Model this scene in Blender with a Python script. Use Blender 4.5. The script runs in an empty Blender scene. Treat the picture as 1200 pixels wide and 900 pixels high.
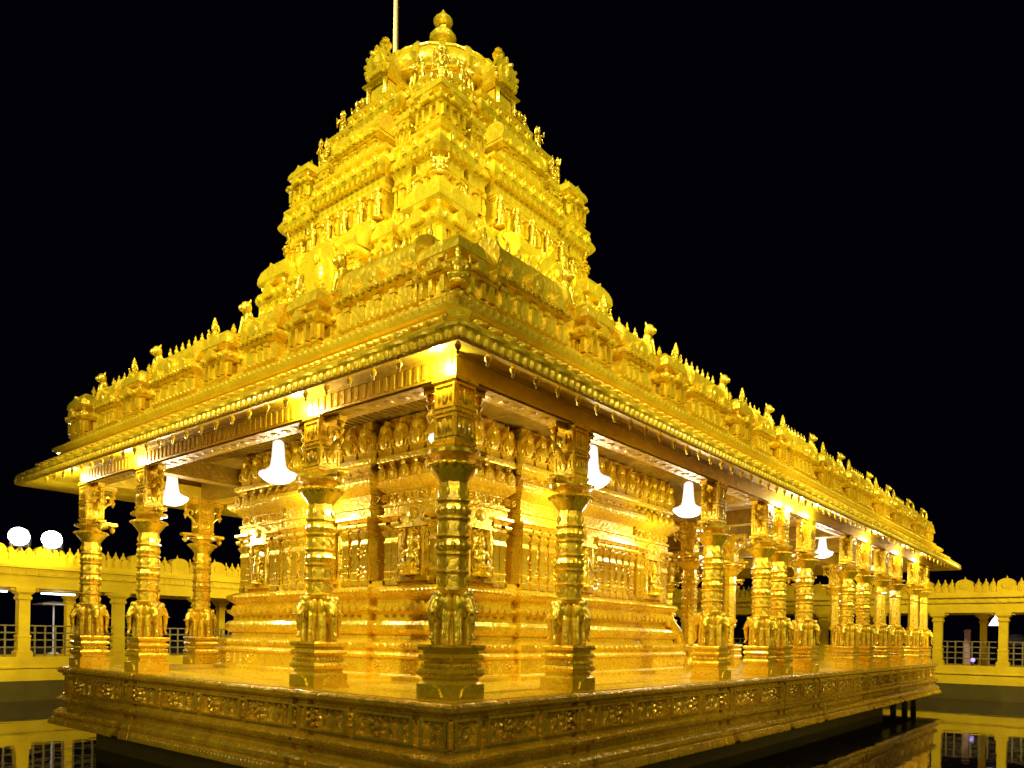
import bpy, math, random
from mathutils import Matrix, Vector
R = math.radians
random.seed(7)
scene = bpy.context.scene
COL = scene.collection

# ------------------------------------------------------------------ camera
cam_d = bpy.data.cameras.new("camera")
cam_o = bpy.data.objects.new("camera", cam_d)
COL.objects.link(cam_o)
YAW, ROLL = 0.6913, 0.0161
fw = Vector((math.cos(YAW), math.sin(YAW), 0)); lr = Vector((math.sin(YAW), -math.cos(YAW), 0)); up = Vector((0, 0, 1))
rc = lr * math.cos(ROLL) + up * math.sin(ROLL)
uc = up * math.cos(ROLL) - lr * math.sin(ROLL)
m = Matrix.Identity(4)
for i in range(3):
    m[i][0] = rc[i]; m[i][1] = uc[i]; m[i][2] = -fw[i]; m[i][3] = (-6.3651, -6.117, 0.7968)[i]
cam_o.matrix_world = m
cam_d.sensor_fit = 'HORIZONTAL'; cam_d.sensor_width = 36
cam_d.lens = 877.52 / 1200 * 36
cam_d.shift_y = 0.2473; cam_d.shift_x = 0.0040
cam_d.clip_start = 0.1; cam_d.clip_end = 2000
scene.camera = cam_o
scene.view_settings.view_transform = 'Standard'
scene.view_settings.look = 'None'
scene.view_settings.exposure = 0.22
scene.view_settings.gamma = 1.0
scene.cycles.use_denoising = True
scene.cycles.max_bounces = 8
scene.cycles.diffuse_bounces = 2
scene.cycles.glossy_bounces = 3
scene.cycles.sample_clamp_indirect = 6.0
scene.cycles.sample_clamp_direct = 0.0

# ------------------------------------------------------------------ night sky
w = bpy.data.worlds.new("World"); scene.world = w; w.use_nodes = True
nt = w.node_tree
bg = nt.nodes["Background"]
bg.inputs[0].default_value = (0.10, 0.10, 0.42, 1); bg.inputs[1].default_value = 0.0035

# ------------------------------------------------------------------ lights
def light(kind, loc, watts, color=(1.0, 0.9, 0.7), radius=0.1, target=None, cone=40, blend=0.5):
    d = bpy.data.lights.new(kind.lower() + "_light", kind)
    d.energy = watts; d.color = color
    d.shadow_soft_size = radius
    o = bpy.data.objects.new(d.name, d); COL.objects.link(o); o.location = loc
    if kind == 'SPOT':
        d.spot_size = R(cone); d.spot_blend = blend
    if target is not None:
        v = Vector(target) - Vector(loc)
        o.rotation_euler = v.to_track_quat('-Z', 'Y').to_euler()
    return o
WARM = (1.0, 0.95, 0.80)
WHITE = (1.0, 0.97, 0.90)
# the tower's floodlights, high on masts round the tank, and a flagpole spot
light('SPOT', (-17, 4, 31), 38000, WARM, 0.5, (5.0, 5.7, 10.8), 30, 0.4)
light('SPOT', (4, -17, 29), 18000, WARM, 0.5, (5.3, 5.4, 10.8), 30, 0.4)
light('SPOT', (-13, -12, 30), 9500, WARM, 0.5, (5.3, 5.7, 10.8), 30, 0.4)
light('SPOT', (-22, -20, 11), 2400, WARM, 0.5, (5.3, 5.7, 10.8), 22, 0.4)
light('SPOT', (-20, 20, 10), 150000, WARM, 0.3, (7.38, 9.6, 17.0), 14, 0.4)  # spot added to brighten the flagpole alone
# floods that wash the eaves and parapets
light('SPOT', (-19, 4, 16), 17500, WARM, 0.4, (0, 5.5, 6.4), 34, 0.6)
light('SPOT', (-13, -12, 17), 7500, WARM, 0.4, (0, 0, 6.2), 36, 0.6)
for x, e in ((7, 15000), (15, 17500), (24, 20000)):
    light('SPOT', (x - 4, -19, 15), e, WARM, 0.4, (x, 0, 6.4), 34, 0.6)
# faint wash over plinth and column fronts, from both sides
light('SPOT', (-24, 5, 7), 2100, WARM, 0.8, (0, 5, -.4), 50, 0.6)
light('SPOT', (6, -24, 7), 2100, WARM, 0.8, (7, 0, -.4), 60, 0.6)
light('SPOT', (20, -24, 7), 2100, WARM, 0.8, (21, 0, -.4), 60, 0.6)
light('SPOT', (-22, -20, 9), 2600, WARM, 0.8, (4, 4, 0.0), 60, 0.6)
# colonnade floods
light('SPOT', (-1, 15.5, 3.5), 2600, WARM, 0.4, (4, 24.5, 1.6), 100, 0.6)
light('SPOT', (12, 15, 3.5), 1900, WARM, 0.4, (15, 24.5, 1.6), 100, 0.6)
light('SPOT', (24, -7, 7), 5600, WARM, 0.4, (34.6, -4, 1.6), 110, 0.6)

# ------------------------------------------------------------------ materials
MATS = {}
def principled(name):
    mt = bpy.data.materials.new(name); mt.use_nodes = True
    return mt, mt.node_tree, mt.node_tree.nodes["Principled BSDF"]

def gold(name, c1, c2, rough, metal, s_big, s_fine, dist, coat=0.25, var=3.0, coat_rough=.12):
    mt, t, b = principled(name)
    N = t.nodes.new; L = t.links.new
    tc = N('ShaderNodeTexCoord')
    n0 = N('ShaderNodeTexNoise'); n0.inputs['Scale'].default_value = var; n0.inputs['Detail'].default_value = 5
    L(tc.outputs['Object'], n0.inputs['Vector'])
    mx = N('ShaderNodeMix'); mx.data_type = 'RGBA'
    mx.inputs[6].default_value = (*c1, 1); mx.inputs[7].default_value = (*c2, 1)
    rr = N('ShaderNodeMapRange'); rr.inputs[1].default_value = .35; rr.inputs[2].default_value = .65
    L(n0.outputs[0], rr.inputs[0]); L(rr.outputs[0], mx.inputs[0]); L(mx.outputs[2], b.inputs['Base Color'])
    r2 = N('ShaderNodeMapRange'); r2.inputs[1].default_value = .3; r2.inputs[2].default_value = .7
    r2.inputs[3].default_value = rough * .75; r2.inputs[4].default_value = rough * 1.35
    n1 = N('ShaderNodeTexNoise'); n1.inputs['Scale'].default_value = var * 4; L(tc.outputs['Object'], n1.inputs['Vector'])
    L(n1.outputs[0], r2.inputs[0]); L(r2.outputs[0], b.inputs['Roughness'])
    b.inputs['Metallic'].default_value = metal
    if metal == 0: b.inputs['Specular IOR Level'].default_value = .08
    b.inputs['Coat Weight'].default_value = coat; b.inputs['Coat Roughness'].default_value = coat_rough
    vo = N('ShaderNodeTexVoronoi'); vo.feature = 'F1'; vo.inputs['Scale'].default_value = s_big
    L(tc.outputs['Object'], vo.inputs['Vector'])
    nf = N('ShaderNodeTexNoise'); nf.inputs['Scale'].default_value = s_fine; nf.inputs['Detail'].default_value = 1.5
    L(tc.outputs['Object'], nf.inputs['Vector'])
    ad = N('ShaderNodeMath'); ad.operation = 'MULTIPLY_ADD'; ad.inputs[1].default_value = -1.0
    pw = N('ShaderNodeMath'); pw.operation = 'POWER'; pw.inputs[1].default_value = 2.0; L(vo.outputs[0], pw.inputs[0])
    nm = N('ShaderNodeMath'); nm.operation = 'MULTIPLY'; nm.inputs[1].default_value = .55; L(nf.outputs[0], nm.inputs[0])
    L(pw.outputs[0], ad.inputs[0]); L(nm.outputs[0], ad.inputs[2])
    bp = N('ShaderNodeBump'); bp.inputs['Strength'].default_value = 1.0; bp.inputs['Distance'].default_value = dist
    L(ad.outputs[0], bp.inputs['Height']); L(bp.outputs[0], b.inputs['Normal'])
    MATS[name] = mt
    return mt
GA, GB = (0.90, 0.635, 0.010), (0.80, 0.52, 0.007)
gold('gold_plate', GA, GB, .36, .45, 9, 20, .005)
gold('gold_eave', GA, GB, .36, .40, 12, 26, .006, coat=.35)
gold('gold_parapet', GA, GB, .34, .45, 11, 26, .011, coat=.3)
gold('gold_statue', (0.90, .635, .010), (.82, .53, .008), .26, .55, 10, 40, .003, coat=.35)
gold('gold_beam', GA, GB, .40, .55, 9, 22, .008, coat=.35, coat_rough=.4)
gold('gold_bronze_shade', (.46, .28, .008), (.36, .20, .006), .42, .5, 8, 20, .012, coat=.1)
gold('gold_relief', (.88, .59, .009), (.78, .47, .007), .30, .42, 13, 24, .011, coat=.35)
gold('gold_tower', (0.88, .665, .008), (.78, .545, .006), .30, .42, 10, 22, .007, coat=.4)
gold('gold_column', (.88, .59, .009), (.78, .47, .007), .31, .62, 12, 30, .005, coat=.45)
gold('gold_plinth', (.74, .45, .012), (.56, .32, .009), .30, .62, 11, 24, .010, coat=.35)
gold('gold_floor', (.86, .58, .010), (.76, .47, .008), .30, .15, 3, 9, .002, coat=.4)
gold('gold_stone', (.84, .55, .008), (.70, .43, .006), .75, .0, 4, 14, .012, coat=0.0, var=1.2)
gold('gold_railing', (.26, .18, .02), (.18, .12, .015), .6, .2, 6, 20, .004, coat=0.0)

def plain(name, c, rough=.6, metal=0., emit=None, strength=0.):
    mt, t, b = principled(name)
    b.inputs['Base Color'].default_value = (*c, 1); b.inputs['Roughness'].default_value = rough; b.inputs['Metallic'].default_value = metal
    N = t.nodes.new; L = t.links.new
    if emit:
        b.inputs['Emission Color'].default_value = (*emit, 1); b.inputs['Emission Strength'].default_value = strength
    else:
        tc = N('ShaderNodeTexCoord'); n = N('ShaderNodeTexNoise'); n.inputs['Scale'].default_value = 2.5; n.inputs['Detail'].default_value = 6
        L(tc.outputs['Object'], n.inputs['Vector'])
        mr = N('ShaderNodeMapRange'); mr.inputs[3].default_value = .7; mr.inputs[4].default_value = 1.25
        mv = N('ShaderNodeMix'); mv.data_type = 'RGBA'; mv.blend_type = 'MULTIPLY'; mv.inputs[0].default_value = 1
        mv.inputs[6].default_value = (*c, 1); L(n.outputs[0], mr.inputs[0]); L(mr.outputs[0], mv.inputs[7]); L(mv.outputs[2], b.inputs['Base Color'])
    MATS[name] = mt
    return mt
plain('dark_stone', (.11, .075, .006), .6)
MATS['dark_stone'].node_tree.nodes['Principled BSDF'].inputs['Specular IOR Level'].default_value = .08
plain('ground_stone', (.10, .085, .06), .8)
plain('dark_metal', (.03, .03, .032), .45, .6)
plain('white_paint', (.75, .75, .78), .5)
plain('pole_paint', (.80, .56, .16), .4)
plain('pink_stone', (.45, .26, .18), .7)
plain('lamp_glass', (.85, .85, .88), .3, 0, (.98, .96, 1.0), .78)
plain('flood_lens', (.9, .9, .9), .3, 0, (1.0, .97, .9), 14.0)
plain('tube_light', (.9, .9, .9), .3, 0, (.92, .95, 1.0), 6.0)
plain('dim_white_lamp', (.9, .9, .9), .3, 0, (.92, .94, 1.0), 1.6)
plain('violet_lamp', (.5, .4, .9), .3, 0, (.42, .30, 1.0), 1.0)
plain('blue_lamp', (.2, .3, .9), .3, 0, (.10, .16, .9), .8)

mt, t, b = principled('water')
b.inputs['Base Color'].default_value = (.010, .008, .004, 1); b.inputs['Roughness'].default_value = .03; b.inputs['IOR'].default_value = 1.45
N = t.nodes.new
tc = N('ShaderNodeTexCoord'); n = N('ShaderNodeTexNoise'); n.inputs['Scale'].default_value = 1.6; n.inputs['Detail'].default_value = 3
bp = N('ShaderNodeBump'); bp.inputs['Strength'].default_value = .25; bp.inputs['Distance'].default_value = .012
t.links.new(tc.outputs['Object'], n.inputs['Vector']); t.links.new(n.outputs[0], bp.inputs['Height']); t.links.new(bp.outputs[0], b.inputs['Normal'])
MATS['water'] = mt

# ------------------------------------------------------------------ mesh building
def link(o, parent=None):
    COL.objects.link(o)
    if parent is not None: o.parent = parent
    return o
def tag(o, label=None, cat=None, group=None, kind=None):
    for k, v in (('label', label), ('category', cat), ('group', group), ('kind', kind)):
        if v: o[k] = v
    return o
def empty(name, loc=(0, 0, 0), rz=0, parent=None):
    o = bpy.data.objects.new(name, None); o.location = loc; o.rotation_euler = (0, 0, rz); o.empty_display_size = .3
    return link(o, parent)
def inst(name, mesh, parent=None, loc=(0, 0, 0), rz=0, sc=(1, 1, 1)):
    o = bpy.data.objects.new(name, mesh); o.location = loc; o.rotation_euler = (0, 0, rz); o.scale = sc
    return link(o, parent)

class MB:
    def __init__(s): s.v = []; s.f = []
    def add(s, vs, fs, M=None):
        k = len(s.v)
        s.v += [tuple(M @ Vector(p)) for p in vs] if M is not None else [tuple(p) for p in vs]
        s.f += [tuple(i + k for i in f) for f in fs]
        return s
    def merge(s, o, M=None): return s.add(o.v, o.f, M)
    def box(s, x0, x1, y0, y1, z0, z1, M=None):
        vs = [(x, y, z) for z in (z0, z1) for (x, y) in ((x0, y0), (x1, y0), (x1, y1), (x0, y1))]
        return s.add(vs, [(3, 2, 1, 0), (4, 5, 6, 7), (0, 1, 5, 4), (1, 2, 6, 5), (2, 3, 7, 6), (3, 0, 4, 7)], M)
    def sweep(s, poly, prof, top=True, bottom=False, M=None):
        n = len(poly); vs = []; fs = []
        offs = []
        for i in range(n):
            a, p, c = poly[i - 1], poly[i], poly[(i + 1) % n]
            def nrm(u, q):
                dx, dy = q[0] - u[0], q[1] - u[1]; l = math.hypot(dx, dy) or 1
                return (dy / l, -dx / l)
            n1, n2 = nrm(a, p), nrm(p, c)
            d = 1 + n1[0] * n2[0] + n1[1] * n2[1]
            d = max(d, .2)
            offs.append(((n1[0] + n2[0]) / d, (n1[1] + n2[1]) / d))
        for (o, z) in prof:
            vs += [(p[0] + o * q[0], p[1] + o * q[1], z) for p, q in zip(poly, offs)]
        for k in range(len(prof) - 1):
            for i in range(n):
                j = (i + 1) % n
                fs.append((k * n + i, k * n + j, (k + 1) * n + j, (k + 1) * n + i))
        if top: fs.append(tuple((len(prof) - 1) * n + i for i in range(n)))
        if bottom: fs.append(tuple(reversed(range(n))))
        return s.add(vs, fs, M)
    def lathe(s, prof, n=12, c=(0, 0, 0), rot=0., M=None, sx=1., sy=1.):
        vs = []; fs = []
        for (r, z) in prof:
            vs += [(c[0] + sx * r * math.cos(rot + 2 * math.pi * i / n), c[1] + sy * r * math.sin(rot + 2 * math.pi * i / n), c[2] + z) for i in range(n)]
        for k in range(len(prof) - 1):
            for i in range(n):
                j = (i + 1) % n
                fs.append((k * n + i, k * n + j, (k + 1) * n + j, (k + 1) * n + i))
        fs.append(tuple((len(prof) - 1) * n + i for i in range(n))); fs.append(tuple(reversed(range(n))))
        return s.add(vs, fs, M)
    def ball(s, c, r, n=8, m_=6, M=None):
        if not isinstance(r, tuple): r = (r, r, r)
        vs = [(c[0], c[1], c[2] - r[2])]; fs = []
        for k in range(1, m_):
            a = -math.pi / 2 + math.pi * k / m_
            vs += [(c[0] + r[0] * math.cos(a) * math.cos(2 * math.pi * i / n), c[1] + r[1] * math.cos(a) * math.sin(2 * math.pi * i / n), c[2] + r[2] * math.sin(a)) for i in range(n)]
        vs.append((c[0], c[1], c[2] + r[2])); e = len(vs) - 1
        for i in range(n):
            j = (i + 1) % n
            fs.append((0, 1 + j, 1 + i)); fs.append((e, e - n + i, e - n + j))
            for k in range(m_ - 2):
                q = 1 + k * n
                fs.append((q + i, q + j, q + n + j, q + n + i))
        return s.add(vs, fs, M)
    def tube(s, pts, rad, n=8, M=None):
        pts = [Vector(p) for p in pts]; vs = []; fs = []
        if not isinstance(rad, (list, tuple)): rad = [rad] * len(pts)
        prev = None
        for i, p in enumerate(pts):
            d = (pts[min(i + 1, len(pts) - 1)] - pts[max(i - 1, 0)]).normalized()
            if prev is None:
                a = Vector((0, 0, 1)) if abs(d.z) < .9 else Vector((1, 0, 0))
                u = d.cross(a).normalized()
            else:
                u = (prev - d * prev.dot(d)).normalized()
            prev = u; v = d.cross(u)
            vs += [tuple(p + rad[i] * (u * math.cos(2 * math.pi * k / n) + v * math.sin(2 * math.pi * k / n))) for k in range(n)]
        for i in range(len(pts) - 1):
            for k in range(n):
                j = (k + 1) % n
                fs.append((i * n + k, i * n + j, (i + 1) * n + j, (i + 1) * n + k))
        fs.append(tuple(reversed(range(n)))); fs.append(tuple((len(pts) - 1) * n + k for k in range(n)))
        return s.add(vs, fs, M)
    def prism(s, out, y0, y1, M=None):
        # outline (x, z), extruded along y
        n = len(out)
        vs = [(x, y0, z) for x, z in out] + [(x, y1, z) for x, z in out]
        fs = [tuple(range(n)), tuple(reversed(range(n, 2 * n)))]
        fs += [((i + 1) % n, i, n + i, n + (i + 1) % n) for i in range(n)]
        return s.add(vs, fs, M)
    def mesh(s, name, mat, angle=32):
        me = bpy.data.meshes.new(name); me.from_pydata(s.v, [], s.f); me.validate()
        import bmesh
        bm = bmesh.new(); bm.from_mesh(me); bmesh.ops.recalc_face_normals(bm, faces=bm.faces); bm.to_mesh(me); bm.free()
        me.shade_smooth(); me.set_sharp_from_angle(angle=R(angle))
        me.materials.append(MATS[mat]); return me
    def build(s, name, mat, parent=None, loc=(0, 0, 0), rz=0, angle=32):
        return inst(name, s.mesh(name, mat, angle), parent, loc, rz)

def fused(mb, name, mat, voxel):
    me = mb.mesh(name, mat)
    o = bpy.data.objects.new(name, me); COL.objects.link(o)
    md = o.modifiers.new("remesh", 'REMESH'); md.mode = 'VOXEL'; md.voxel_size = voxel
    sm = o.modifiers.new("smooth", 'SMOOTH'); sm.factor = .5; sm.iterations = 2
    dg = bpy.context.evaluated_depsgraph_get()
    out = bpy.data.meshes.new_from_object(o.evaluated_get(dg))
    bpy.data.objects.remove(o); bpy.data.meshes.remove(me)
    out.name = name; out.shade_smooth()
    if not out.materials: out.materials.append(MATS[mat])
    return out

def rot(rz, loc=(0, 0, 0)): return Matrix.Translation(loc) @ Matrix.Rotation(rz, 4, 'Z')
def sq(h, cx=0, cy=0): return [(cx - h, cy - h), (cx + h, cy - h), (cx + h, cy + h), (cx - h, cy + h)]
def rect(x0, x1, y0, y1): return [(x0, y0), (x1, y0), (x1, y1), (x0, y1)]
def star(x0, x1, y0, y1, ck, sl, d, e):
    """rectangle with corner blocks (ck), recessed slots (sl wide, d deep), centre bays pushed out by e"""
    P = []
    cs = [(x0, y0), (x1, y0), (x1, y1), (x0, y1)]
    for i in range(4):
        a, c = cs[i], cs[(i + 1) % 4]
        L = math.hypot(c[0] - a[0], c[1] - a[1]); ux, uy = (c[0] - a[0]) / L, (c[1] - a[1]) / L; nx, ny = uy, -ux
        for (t_, o) in ((0, 0), (ck, 0), (ck, -d), (ck + sl, -d), (ck + sl, e), (L - ck - sl, e), (L - ck - sl, -d), (L - ck, -d), (L - ck, 0)):
            P.append((a[0] + ux * t_ + nx * o, a[1] + uy * t_ + ny * o))
    return P
def arch(wd, h, n=14, flare=1.12):
    """horseshoe (kudu) outline, base at z=0, standing in the xz plane"""
    out = []
    for i in range(n + 1):
        a = -0.28 * math.pi + (1.56 * math.pi) * i / n
        out.append((wd * math.cos(a), h * .47 + h * .47 * math.sin(a)))
    out.insert(len(out) // 2 + 1, (0, h * 1.12))
    return [(wd * .78, 0)] + out[1:-1] + [(-wd * .78, 0)]

# ------------------------------------------------------------------ reusable ornament meshes
FIN = [(.0, 0), (.55, .0), (.62, .08), (.35, .18), (.3, .24), (.75, .34), (1.0, .5), (.72, .64), (.34, .7), (.5, .76), (.6, .8), (.35, .86), (.14, .92), (.02, 1.0)]
def finial(mb, c, h, r, n=8): mb.lathe([(max(a * r, .001), z * h) for a, z in FIN], n, c)

def figure_mb(h=1.0):
    b = MB()
    b.lathe([(.24, 0), (.27, .04), (.21, .08), (.25, .13), (.05, .14)], 10)
    b.tube([(-.22, -.12, .2), (0, -.2, .2), (.22, -.12, .2)], [.07, .08, .07])        # folded legs
    b.ball((0, 0, .22), (.2, .14, .1)); b.ball((0, .0, .4), (.12, .09, .18)); b.ball((0, 0, .52), (.17, .09, .08))
    b.ball((0, -.02, .68), (.075, .085, .1))
    b.lathe([(.09, .72), (.1, .76), (.07, .8), (.08, .84), (.05, .9), (.02, 1.0)], 8)
    for sx in (-1, 1):
        b.tube([(sx * .16, 0, .52), (sx * .24, -.04, .4), (sx * .16, -.14, .36)], [.045, .04, .035])
        b.tube([(sx * .15, 0, .55), (sx * .27, -.02, .55), (sx * .25, -.05, .7)], [.04, .035, .03])
    return b
FIGURE = fused(figure_mb(), 'statue', 'gold_statue', .018)

def guard_mb():
    b = MB()       # standing attendant
    b.lathe([(.16, 0), (.18, .04), (.13, .07)], 10)
    for sx in (-1, 1):
        b.tube([(sx * .06, 0, .06), (sx * .07, -.02, .28), (sx * .05, 0, .48)], [.045, .05, .065])
    b.ball((0, 0, .5), (.12, .09, .1)); b.ball((0, 0, .64), (.11, .08, .14)); b.ball((0, 0, .73), (.15, .07, .06))
    b.ball((0, -.02, .84), (.06, .07, .075)); b.lathe([(.075, .86), (.08, .9), (.05, .95), (.02, 1.02)], 8)
    b.tube([(.14, 0, .73), (.2, -.03, .58), (.16, -.1, .5)], [.038, .034, .03])
    b.tube([(-.14, 0, .73), (-.24, -.03, .66), (-.22, -.06, .84)], [.038, .034, .03])
    return b
GUARD = fused(guard_mb(), 'attendant', 'gold_statue', .016)

def lion_mb():
    b = MB()       # seated lion, facing -y
    b.box(-.2, .2, -.28, .3, 0, .07)
    b.ball((0, .1, .28), (.16, .2, .2)); b.ball((0, -.05, .46), (.15, .14, .22)); b.ball((0, -.12, .7), (.17, .16, .17))
    b.ball((0, -.26, .66), (.09, .1, .08))
    for sx in (-1, 1):
        b.tube([(sx * .1, -.14, .5), (sx * .11, -.2, .25), (sx * .11, -.24, .08)], [.065, .05, .055])
        b.ball((sx * .16, .12, .17), (.08, .16, .12)); b.ball((sx * .12, -.06, .86), (.04, .03, .06))
    b.tube([(0, .28, .15), (0, .36, .4), (0, .28, .62), (0, .34, .75)], [.04, .035, .03, .045])
    return b
LION = fused(lion_mb(), 'lion_statue', 'gold_statue', .022)

def elephant_mb():
    b = MB()       # caparisoned elephant front, walking out of the shaft towards -y
    b.ball((0, -.06, .40), (.155, .20, .17)); b.ball((0, .04, .40), (.15, .16, .18))
    b.ball((0, -.22, .50), (.105, .10, .12)); b.ball((.045, -.25, .57), .055); b.ball((-.045, -.25, .57), .055)
    b.tube([(0, -.28, .50), (0, -.335, .40), (0, -.335, .26), (0, -.32, .13), (.02, -.36, .06)], [.065, .052, .04, .03, .028])
    for sx in (-1, 1):
        b.tube([(sx * .085, -.16, .36), (sx * .095, -.18, .18), (sx * .095, -.185, 0)], [.075, .058, .064])
        b.tube([(sx * .09, .06, .36), (sx * .10, .06, .18), (sx * .10, .06, 0)], [.08, .06, .066])
        b.ball((sx * .135, -.17, .47), (.028, .075, .11))
        b.tube([(sx * .05, -.29, .42), (sx * .065, -.36, .36), (sx * .06, -.41, .37)], [.02, .017, .008])
    b.ball((0, .0, .56), (.10, .10, .05))
    b.ball((0, -.10, .64), (.065, .06, .10)); b.ball((0, -.12, .76), (.042, .045, .05))    # mahout
    return b
ELEPHANT = fused(elephant_mb(), 'elephant', 'gold_column', .014)

# ---- column
def pedestal_mesh():
    b = MB()
    b.sweep(sq(.25), [(.05, 0), (.05, .2), (.0, .235), (.0, .27), (.035, .30), (.055, .34), (.03, .385), (-.01, .40), (-.01, .47), (.03, .50), (.05, .53), (.03, .565), (.0, .58), (.0, .6), (.04, .62), (.055, .66), (.04, .69)])
    for rz in range(4):
        b.prism([(-.14, .05), (.14, .05), (.1, .15), (0, .19), (-.1, .15)], -.318, -.29, rot(rz * math.pi / 2))
        for i in range(9):
            b.ball((-.22 + .055 * i, -.285, .43), (.02, .025, .03), 6, 4, rot(rz * math.pi / 2))
    return b.mesh('pedestal', 'gold_column')
PEDESTAL = pedestal_mesh()
def shaft_mesh(ornate):
    b = MB()
    o8 = math.pi / 8
    prof = [(.14, .68), (.14, 1.28), (.2, 1.33)]
    if ornate:
        z = 1.36
        for k in range(6):
            z = 1.36 + .222 * k
            prof += [(.212, z), (.222, z + .012), (.222, z + .028), (.205, z + .04), (.188, z + .045)]
            if k in (2, 4): prof += [(.205, z + .08), (.216, z + .12), (.205, z + .17), (.19, z + .2)]
            else: prof += [(.188, z + .2)]
        prof += [(.18, 2.70), (.18, 2.75)]
    else:
        prof += [(.235, 1.38), (.235, 1.43), (.19, 1.46), (.18, 2.45), (.2, 2.47), (.21, 2.5), (.2, 2.53), (.18, 2.55), (.18, 2.75)]
    b.lathe(prof, 8, rot=o8)
    if ornate:
        for k in range(6):
            for i in range(8):
                a = o8 + i * math.pi / 4
                b.ball((.186 * math.cos(a), .186 * math.sin(a), 1.36 + .222 * k + .125), (.026, .026, .055), 6, 4)
                if k in (2, 4):
                    a += o8
                    b.ball((.19 * math.cos(a), .19 * math.sin(a), 1.36 + .222 * k + .12), (.04, .04, .05), 6, 4)
    return b.mesh('shaft', 'gold_column', 25)
SHAFT, SHAFT_PLAIN = shaft_mesh(True), shaft_mesh(False)
def bracket(b, M):
    # flat bracket arm with a lotus tip
    b.box(-.11, .11, -.5, -.17, 3.125, 3.19, M)
    b.ball((0, -.51, 3.155), (.11, .045, .045), 8, 5, M)
    b.lathe([(.01, -.16), (.05, -.12), (.06, -.07), (.035, -.03), (.05, 0)], 8, (0, -.44, 3.125), M=M)
    # scrolled upper bracket with hanging bud
    pts = []
    for i in range(11):
        a = -.5 * math.pi + i / 10 * 1.9 * math.pi
        rr = .095 - .006 * i
        pts.append((0, -.315 - rr * math.sin(a + math.pi / 2), 3.70 + rr * math.cos(a + math.pi / 2) * -1.1))
    b.tube([(0, -.17, 3.42), (0, -.24, 3.52)] + pts, [.045, .045] + [.036] * 11, 8, M)
    b.box(-.07, .07, -.50, -.17, 3.90, 3.995, M)
    b.lathe([(.008, -.36), (.03, -.31), (.055, -.26), (.03, -.21), (.02, -.19), (.06, -.13), (.035, -.08), (.065, -.04), (.05, 0)], 8, (0, -.44, 3.90), M=M)
def panels(b, M):
    # framed relief panels on the block
    for (z0, z1) in ((3.27, 3.54), (3.63, 3.92)):
        for (x0, x1, a, c) in ((-.17, -.145, z0, z1), (.145, .17, z0, z1), (-.145, .145, z0, z0 + .025), (-.145, .145, z1 - .025, z1)):
            b.box(x0, x1, -.195, -.178, a, c, M)
        b.ball((0, -.18, (z0 + z1) / 2), (.06, .03, .1), 8, 5, M)
        for sx in (-1, 1): b.ball((sx * .09, -.18, (z0 + z1) / 2), (.035, .022, .07), 6, 4, M)
def capital_mesh(arms):
    b = MB(); o8 = math.pi / 8
    b.lathe([(.18, 2.72), (.2, 2.75), (.235, 2.80), (.285, 2.86), (.31, 2.92), (.285, 2.96), (.20, 2.985), (.19, 3.01), (.23, 3.03), (.33, 3.06), (.335, 3.10), (.25, 3.115)], 16, rot=o8)
    for k in range(16):
        a = k * math.pi / 8
        b.ball((.31 * math.cos(a), .31 * math.sin(a), 2.92), (.045, .045, .03), 6, 4)
    b.sweep(sq(.18), [(0, 3.11), (0, 3.18), (.02, 3.2), (.02, 3.23), (0, 3.25), (0, 3.56), (.018, 3.57), (.018, 3.60), (0, 3.61), (0, 3.94), (.03, 3.96), (.03, 4.0)])
    for q in range(4):
        M = rot(q * math.pi / 2)
        if q in arms: bracket(b, M)
        panels(b, M)
    return b.mesh('capital', 'gold_column', 28)
CAPITAL = {k: capital_mesh(k) for k in ((1, 2), (0, 2), (1, 3), (0, 1), (0, 1, 2, 3))}

def column(parent, x, y, ornate=True, plain_base=False):
    if x < 1: arms = (1, 2) if y < 1 else ((0, 1) if y > 11 else (0, 2))
    elif y < 1 or y > 11: arms = (1, 3)
    else: arms = (0, 1, 2, 3)
    c = inst('column', SHAFT if ornate else SHAFT_PLAIN, parent, (x, y, 0))
    inst('pedestal', PEDESTAL, c)
    inst('capital', CAPITAL[arms], c)
    if not plain_base:
        for q in range(4): inst('elephant', ELEPHANT, c, (0, 0, .688), q * math.pi / 2, (.88, 1.06, 1.1))
    return c

# ------------------------------------------------------------------ the temple
LX, LY = 29.23, 11.86
temple = empty('golden_temple', (0, 0, 0))
tag(temple, 'gold plated temple with tiered tower and columned gallery standing in the dark pool', 'temple')

COLX = [.44, 3.0, 8.09, 10.75, 11.79, 13.78, 17.60, 19.42, 21.59, 23.70, 26.70, 28.49]
COLY = [.44, 3.17, 8.69, 11.42]

# plinth -----------------------------------------------------------
def jog_poly(x0, x1, y0, y1, xs, ys, hw, e, g=.03, h=.07):
    c = .05
    P = [(x0 - c, y0 - c)]
    P += [(x0 + .58, y0 - c), (x0 + .58, y0)]
    for x in xs:
        P += [(x - hw - g, y0), (x - hw - g, y0 + h), (x - hw, y0 + h), (x - hw, y0 - e), (x - g, y0 - e), (x - g, y0 + h), (x, y0 + h), (x, y0 - e), (x + hw, y0 - e), (x + hw, y0)]
    P += [(x1, y0), (x1, y1)]
    P += [(x0 + .62, y1), (x0 + .62, y1 + e), (x0 - e, y1 + e), (x0 - e, y1 - .62), (x0, y1 - .62)]
    for y in reversed(ys):
        P += [(x0, y + hw), (x0 - e, y + hw), (x0 - e, y), (x0 + h, y), (x0 + h, y - g), (x0 - e, y - g), (x0 - e, y - hw), (x0 + h, y - hw), (x0 + h, y - hw - g), (x0, y - hw - g)]
    P += [(x0, y0 + .58), (x0 - c, y0 + .58)]
    return P
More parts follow.
